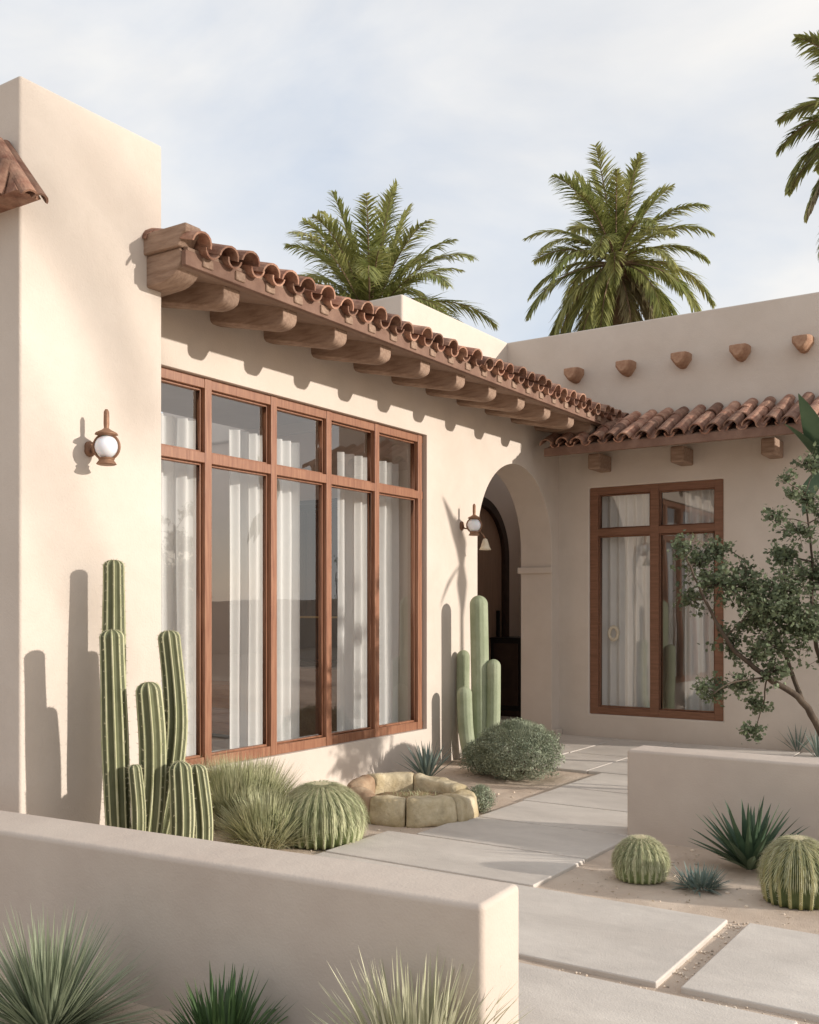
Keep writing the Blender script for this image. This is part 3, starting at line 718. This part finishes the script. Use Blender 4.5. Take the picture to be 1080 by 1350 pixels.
q = gpos(1052, 1188); barrel((q.x, q.y, 0), .185, .32, 20, 'big dark olive barrel cactus with golden ribs at the right edge', BM2, blades=True)
# agave and ground plants on the right bed
q = gpos(988, 1146)
def agave(loc, n, L, w, m, label, spread=(4, 68), name='agave', droop=.12, bias=.8, seg=6, wp=.4, crease=.45):
    mb = MB(); loc = Vector(loc)
    for i in range(n):
        a = i*2.399+R.uniform(-.15, .15); e = radians(90-(spread[0]+(spread[1]-spread[0])*((i+.5)/n)**bias))
        d = Vector((cos(a)*cos(e), sin(a)*cos(e), sin(e)))
        mb.blade(loc+Vector((cos(a)*.02, sin(a)*.02, 0)), d, L*R.uniform(.85, 1.05), w*R.uniform(.85, 1.1), droop, seg, crease, wp)
    mb.v = [(x, y, max(z, -.01)) for x, y, z in mb.v]
    return tag(mb.build(name, m, loc=loc), label, 'agave')
agave(q, 52, .42, .050, M['agave'], 'dark green agave with stiff upright leaves in front of the right low wall')
q = gpos(922, 1170); dome_grass('succulent', q, 170, .135, .014, M['blueagave'], 'low spreading grey-green succulent between the barrel cactus and the agave', 'succulent', (10, 88), .3, jit=.09)
q = gpos(563, 1028); agave(q, 34, .36, .030, M['blueagave'], 'blue-grey agave at the foot of the facade behind the sandstone planter', (3, 55), droop=.15)
# foreground plants
q = gpos(62, 1372); dome_grass('yucca', q, 700, .46, .0115, M['yucca'], 'grey-green spiky yucca at the left end of the foreground wall', 'yucca', (1, 95), .12, jit=.03, bias=.75)
q = gpos(292, 1405); dome_grass('agave', q, 330, .30, .020, M['darkagave'], 'dark green bushy agave in front of the foreground wall', 'agave', (1, 90), .2, jit=.06, bias=.75)
q = gpos(548, 1445); dome_grass('grass_tuft', q, 380, .42, .017, M['grasspale'], 'pale straw-coloured spiky tuft in front of the right end of the foreground wall', 'grass tuft', (1, 62), .35, jit=.10, bias=.9)
# plants behind right low wall, at the wing wall
for k, (px, py) in enumerate(((1052, 992), (1080, 1000))):
    q = gpos(px, py); agave(q, 22, .36, .022, M['blueagave'], ['thin blue-grey agave behind the right low wall under the small tree', 'thin blue-grey agave at the right edge behind the low wall'][k], (3, 55))

def leafy(mb, c, rad, n, size, shell=.55, flat=1.0, tilt=1.0):
    c = Vector(c)
    for i in range(n):
        while True:
            d = Vector((R.uniform(-1, 1), R.uniform(-1, 1), R.uniform(-1, 1)))
            if .05 < d.length < 1: break
        d.normalize(); rr = shell+(1-shell)*R.random()**.6
        rr *= 1+.32*noise.noise(d*3.2+c)
        p_ = c+Vector((d.x*rad[0], d.y*rad[1], d.z*rad[2]))*rr
        nn = (d+Vector((R.gauss(0, .5), R.gauss(0, .5), R.gauss(0, .5)))*tilt).normalized()
        a = nn.orthogonal().normalized(); a.rotate(Matrix.Rotation(R.uniform(0, 6.28), 3, nn)); b = nn.cross(a)
        s_ = size*R.uniform(.6, 1.3)
        mb.add([p_-a*s_, p_-a*s_*.3+b*s_*.42+nn*s_*.1, p_+a*s_*.5+b*s_*.34, p_+a*s_-nn*s_*.15, p_+a*s_*.5-b*s_*.34, p_-a*s_*.3-b*s_*.42+nn*s_*.1], [(0, 1, 2, 3), (0, 3, 4, 5)])
def shrub(loc, rad, n, size, m, label, core=True):
    root = empty('shrub', loc, label, 'shrub'); loc = Vector(loc); c = loc+Vector((0, 0, rad[2]*.88))
    mb = MB(); leafy(mb, c, rad, n, size, .5)
    # fine upright sprigs fur the outline
    for i in range(n//3):
        a = R.uniform(0, 2*pi); e = R.uniform(-.3, 1.5); d = Vector((cos(a)*cos(e), sin(a)*cos(e), sin(e)))
        p_ = c+Vector((d.x*rad[0], d.y*rad[1], d.z*rad[2]))*R.uniform(.85, .98); mb.blade(p_, d+Vector((0, 0, .3)), size*R.uniform(2, 4), size*.5, .1, 3)
    mb.v = [(x, y, max(z, 0)) for x, y, z in mb.v]; mb.build('foliage', m, root)
    t_ = MB()
    for i in range(16):
        a = R.uniform(0, 2*pi); e = R.uniform(.3, 1.4); d = Vector((cos(a)*cos(e), sin(a)*cos(e), sin(e)))
        t_.tube([loc, loc+d*rad[0]*.5, loc+d*rad[0]*.8+Vector((0, 0, .03))], [.007, .005, .003], 5)
    t_.build('stems', M['bark'], root); return root
q = gpos(683, 1026); shrub(q, (.40, .38, .27), 16000, .011, M['shrub'], 'round fine-leaved grey-green shrub beside the path in front of the arch')
q = gpos(640, 1020); shrub(q, (.24, .22, .17), 5000, .010, M['shrub'], 'smaller low grey-green shrub at the foot of the pale smooth cactus')
q = gpos(634, 1070); shrub(q, (.11, .10, .10), 2200, .008, M['shrub'], 'tiny green shrub at the right end of the sandstone planter')

# sandstone planter
a = gpos(540, 1074); X0, Y0 = a.x, a.y
sp_ = empty('stone_planter', (X0, Y0, 0), 'low hollow ring planter of weathered yellow sandstone with dry soil inside, below the facade window', 'planter')
def ring_stone(a0, a1, ro, ri, h0, h1, seed, m_):
    # one curved block of the ring; angles measured from the camera's right-hand direction, counter-clockwise
    nu, ns = 22, 28; vs = []
    for i in range(nu+1):
        u = i/nu; an = radians(a0+(a1-a0)*u)+YAW; e = min(1, min(u, 1-u)*9+.0); e = .90+.10*sqrt(e); h = h0+(h1-h0)*u
        for k in range(ns):
            t = 2*pi*k/ns; sg = lambda v, p_: math.copysign(abs(v)**p_, v)
            cx_, cz_ = (ro+ri)/2, h*.45; x = cx_+sg(cos(t), .5)*(ro-ri)/2*e; z = cz_+sg(sin(t), .55)*h*.55*e
            if z > h*.3: x -= (z-h*.3)*.12
            q = Vector((cos(an)*x, sin(an)*x*.90, z)); nv = noise.noise(q*5+Vector((seed*3, seed, 0)))*.030+noise.noise(q*14+Vector((seed, 0, 0)))*.012
            q += Vector((cos(an)*cos(t), sin(an)*cos(t), sin(t)))*nv
            vs.append((X0+q.x, Y0+q.y, q.z))
    fs = [(i*ns+k, i*ns+(k+1) % ns, (i+1)*ns+(k+1) % ns, (i+1)*ns+k) for i in range(nu) for k in range(ns)]
    fs += [tuple(range(ns)), tuple(range(nu*ns, nu*ns+ns))[::-1]]
    mb = MB(); mb.add(vs, fs); return mb.build('stone', m_, sp_, smooth=True)
ring_stone(-133, -97, .46, .29, .19, .20, 1, M['stone'])
ring_stone(-95.5, -47, .48, .31, .205, .19, 2, M['stone'])
ring_stone(-46, 18, .52, .32, .19, .16, 3, M['stone'])
ring_stone(19, 82, .52, .34, .19, .25, 4, M['stone'])
ring_stone(83, 138, .50, .34, .26, .26, 5, M['stone'])
ring_stone(139, 182, .50, .34, .25, .22, 6, M['redstone'])
ring_stone(183, 226, .48, .32, .20, .19, 7, M['redstone'])
m = MB(); m.blob((X0, Y0, .07), (.36, .33, .07), 2.5, .1, 3, 5, 30, 14, rt if 'rt' in globals() else YAW)
for i in range(120):
    an = R.uniform(0, 6.28); rr = R.uniform(0, .2); m.blade((a.x+rr*cos(an), a.y+rr*sin(an), .125), (R.gauss(0, .5), R.gauss(0, .5), 1), R.uniform(.03, .09), .005, .4, 3, mi=1)
m.build('soil', [M['soil'], M['grass']], sp_)

# small tree at the right edge
TD = 8.0
tb = at(1125, 1056, TD); tb.z = 0
tr = empty('small_tree', (tb.x, tb.y, 0), 'small leaning tree with dark green lobed leaves in front of the wing window', 'tree')
nodes = {'B0': (1125, 1056, 0), 'B1': (1092, 985, 0), 'B2': (1058, 925, -.05), 'B3': (1012, 893, -.1), 'B4': (962, 850, -.15), 'B5': (925, 780, -.2), 'B6': (905, 735, -.2),
         'C1': (1088, 900, .1), 'C2': (1072, 830, .1), 'C3': (1070, 740, .1), 'C4': (1062, 650, .05), 'D1': (1030, 850, .2), 'D2': (1000, 780, .25), 'D3': (985, 740, .3), 'E1': (1140, 850, .2), 'E2': (1160, 720, .2), 'G1': (965, 900, -.3), 'G2': (940, 915, -.35), 'H1': (1005, 935, .1), 'H2': (992, 968, .15)}
NP = {k_: at(v_[0], v_[1], TD+v_[2]) for k_, v_ in nodes.items()}
tk = MB()
for chain, r0, r1 in ((['B0', 'B1', 'B2', 'B3', 'B4', 'B5', 'B6'], .045, .006), (['B1', 'C1', 'C2', 'C3', 'C4'], .03, .005), (['B2', 'D1', 'D2', 'D3'], .022, .005), (['B0', 'E1', 'E2'], .03, .006), (['B3', 'G1', 'G2'], .010, .003), (['B3', 'H1', 'H2'], .008, .003)):
    pts = [NP[k_] for k_ in chain]; n = len(pts); sub = []
    for i in range(n-1):
        for u in range(6):
            f = u/6; p0, a, b, p3 = pts[max(i-1, 0)], pts[i], pts[i+1], pts[min(i+2, n-1)]
            sub.append(.5*((2*a)+(b-p0)*f+(2*p0-5*a+4*b-p3)*f*f+(3*a-p0-3*b+p3)*f**3)+Vector((R.gauss(0, .004), R.gauss(0, .004), 0)))
    sub.append(pts[-1]); sub[0] = pts[0].copy()
    tk.tube(sub, [r0+(r1-r0)*(i/len(sub))**.7 for i in range(len(sub))], 8)
lv = MB()
clusters = [(920, 745, 30), (900, 722, 16), (915, 790, 22), (950, 770, 34), (945, 725, 20), (985, 770, 34), (1000, 815, 42), (1035, 780, 44), (1010, 850, 36), (1060, 830, 40), (962, 850, 26),
            (942, 912, 18), (925, 905, 10), (1000, 930, 16), (1040, 738, 22), (1066, 660, 20), (1052, 700, 20), (1036, 630, 9), (1022, 683, 14), (1030, 733, 16), (1068, 610, 18), (1045, 650, 10),
            (990, 965, 14), (1075, 760, 35), (1120, 760, 50), (1130, 840, 55), (1160, 700, 55), (1100, 680, 30), (980, 905, 18), (1020, 885, 20), (1012, 800, 40), (1045, 815, 36)]
allp = [Vector(v_) for v_ in tk.v]
for (px, py, r_) in clusters:
    dj = R.uniform(-.28, .28); c = at(px, py, TD+dj); rr = r_/F*TD
    near = min(allp, key=lambda v_: (v_-c).length+max(0, v_.z-c.z)*.5)
    mid = near.lerp(c, .5)+Vector((R.gauss(0, .03), R.gauss(0, .03), R.uniform(.0, .04)))
    tk.tube([near, mid, c], [.006, .004, .003], 5)
    ntw = max(7, int(r_*.95))
    for t_ in range(ntw):
        d = Vector((R.gauss(0, 1), R.gauss(0, 1), R.gauss(.1, .8))).normalized(); e = c+d*rr*R.uniform(.5, 1.45)
        tk.tube([c, c.lerp(e, .5)+Vector((0, 0, .01)), e], [.003, .002, .0012], 4)
        for l_ in range(int(8+r_*.26)):
            u = R.uniform(.3, 1.05); p_ = c.lerp(e, u)+Vector((R.gauss(0, .022), R.gauss(0, .022), R.gauss(0, .022)))
            nn = Vector((R.gauss(0, .7), R.gauss(0, .7)-.3, R.gauss(.5, .6))).normalized(); a = nn.orthogonal().normalized(); a.rotate(Matrix.Rotation(R.uniform(0, 6.28), 3, nn)); b = nn.cross(a)
            s_ = R.uniform(.010, .025)
            lv.add([p_-a*s_, p_-a*s_*.4+b*s_*.75, p_-a*s_*.05+b*s_*.45, p_+a*s_*.35+b*s_*.7, p_+a*s_*.5+b*s_*.2+nn*s_*.2, p_+a*s_*1.1, p_+a*s_*.5-b*s_*.25+nn*s_*.2, p_+a*s_*.3-b*s_*.7, p_-a*s_*.05-b*s_*.42, p_-a*s_*.4-b*s_*.7], [(0, 1, 2, 3, 4, 5, 6, 7, 8, 9)])
tk.build('trunk', M['bark'], tr, smooth=True); lv.build('crown', M['leaf'], tr)
# a broad-leaved plant rising by the roof's right end
m = MB()
bp = at(1120, 1020, 9.4); bp.z = 0
st = at(1085, 600, 9.4)
br = empty('broad_leaf_plant', bp, 'tall plant with broad grey-green leaves at the right edge under the tile roof end', 'plant')
m.tube([bp, bp.lerp(st, .5)+Vector((.06, 0, 0)), st], [.05, .04, .025], 8); m.build('stem', M['bark'], br, smooth=True)
m = MB()
for (tx, ty, w_) in ((1062, 535, .24), (1050, 575, .18), (1110, 560, .24), (1075, 650, .18), (1150, 650, .2)):
    e = at(tx, ty, 9.3+R.uniform(-.2, .2)); m.blade(st-Vector((0, 0, .12)), (e-st)+Vector((0, 0, .25)), (e-st).length+.25, w_, .55, 7, .3, .45)
m.build('foliage', M['leafbig'], br, smooth=True)
# ------------------------------------------------------------ palms
thin = 0
def frond(mb, base, az, el, L, droop, dry=0, pairs=64, w0=.085):
    if thin: pairs, w0 = 34, .05
    d = Vector((cos(az)*cos(el), sin(az)*cos(el), sin(el))); p_ = Vector(base); n = 16; P = [p_.copy()]; D = [d.copy()]
    for i in range(n):
        k = droop*(.35+1.3*i/n)/n*2; d = (d+Vector((0, 0, -k))).normalized(); p_ = p_+d*L/n; P.append(p_.copy()); D.append(d.copy())
    mb.tube(P, [.045*(1-.85*i/n) for i in range(n+1)], 4, mi=2)
    tw = R.uniform(-.5, .5)
    for j in range(pairs):
        u = .10+.90*(j+R.uniform(-.3, .3))/pairs; u = min(max(u, .02), .999); f = u*n; i = int(f); f -= i
        q_ = P[i].lerp(P[i+1], f); d = D[i]; sd = d.cross(Vector((0, 0, 1)))
        if sd.length < .1: sd = Vector((-sin(az), cos(az), 0))
        sd.normalize(); sd.rotate(Matrix.Rotation(tw, 3, d)); nn = sd.cross(d).normalized()
        ll = L*.23*(sin(pi*min(1, u*.85+.13))**.6)*R.uniform(.8, 1.15)
        for s_ in (-1, 1):
            ld = (sd*s_*R.uniform(.45, .75)+d*R.uniform(.75, 1.0)+nn*R.uniform(-.1, .3)+Vector((0, 0, -.15))).normalized()
            mb.blade(q_, ld, ll, w0*R.uniform(.7, 1.2), R.uniform(.3, .8), 3, .3, .3, mi=dry)
def make_palm(name, loc, crown_z, L, label, nf=58, seed=1, sparse=0, group='feather palms rising behind the house', hang=.35):
    global R
    R = random.Random(seed); loc = Vector(loc)
    global thin
    thin = sparse
    r = empty(name, loc, label, 'palm', group); top = loc+Vector((0, 0, crown_z))
    m = MB(); n = 40; r0 = .26
    m.tube([loc+Vector((.15*sin(i/n*2.2), 0, crown_z*i/n)) - Vector((.15*sin(2.2)*(i/n), 0, 0)) for i in range(n+1)], [r0*(1.25-.35*min(1, i/6))*(1+.05*(i % 2))*(1 if i < n-3 else 1.25) for i in range(n+1)], 14)
    m.build('trunk', M['palmbark'], r, smooth=True)
    m = MB()
    for i in range(nf):
        u = (i+.5)/nf; az = i*2.399+R.uniform(-.2, .2)
        el = radians(80-u*(108+hang*42)+R.uniform(-6, 6))
        dr = (.35+1.0*u+R.uniform(-.1, .2)) if u < .6 else (.8+R.uniform(0, .5))
        dry = 1 if (u > .72 and R.random() < .5) else 0
        b = top+Vector((cos(az)*.12, sin(az)*.12, .15-.5*u))
        frond(m, b, az, el, L*R.uniform(.85, 1.05)*(.88+.2*u), dr, dry)
    m.build('crown', [M['palmleaf'], M['palmdry'], M['palmbark']], r)
    R = random.Random(seed+99); return r
P1 = at(812, 345, 34); make_palm('palm_tree', (P1.x, P1.y, 0), P1.z, 3.8, 'large feather palm with drooping lower fronds above the wing parapet', 62, 3, hang=.95)
P2 = at(488, 426, 34); make_palm('palm_tree', (P2.x, P2.y, 0), P2.z, 4.8, 'feather palm rising behind the facade tile roof', 74, 5, hang=.2)
P3 = at(1180, 160, 20); p3 = make_palm('palm_tree', (P3.x, P3.y, 0), P3.z, 2.6, 'palm of which only drooping frond tips show in the upper right corner', 64, 8, hang=.8)
g0 = make_palm('palm_tree', (60, 30, 0), 12.0, 4.5, 'palm farthest away in the garden beyond the right side of the courtyard', 24, 12, sparse=1, hang=.5, group='palms of the garden opposite')
# palms standing in the garden to the right, out of the picture: they throw the soft frond shade
for (d_, off, lb, rz) in ((31, (-4.83, 1.3, 4.4), 'tallest palm of the garden beyond the right side of the courtyard', .3), (52, (-5.3, 7.0, -5.2), 'palm farthest away in the garden beyond the right side of the courtyard', 1.9)):
    base = Vector(off)+SUNV*d_
    c_ = copy_tree(g0, (base.x, base.y, 0), rz, base.z/12.0) if rz < 1 else g0
    if c_ is g0: g0.location = (base.x, base.y, 0); g0.rotation_euler = (0, 0, rz); g0.scale = (base.z/12.0,)*3
    c_['label'] = lb
# the far garden wall and small trees that the window glass reflects
prism_wall('garden_wall', [(14.0, 6.0), (14.3, 6.0), (14.3, 34), (14.0, 34)], 1.9, 'tall garden wall closing the far right side of the garden')
for k, (x, y, rz, sc) in enumerate(((8.6, 15.5, .8, 1.1), (11.2, 19.5, 2.4, 1.25), (7.2, 24.0, 4.0, 1.3))):
    c_ = copy_tree(tr, (x, y, 0), rz, sc); c_['label'] = ['small tree nearest the house in the garden to the right', 'small tree beside the far garden wall', 'small tree deepest in the garden to the right'][k]

S.render.resolution_x = 819; S.render.resolution_y = 1024
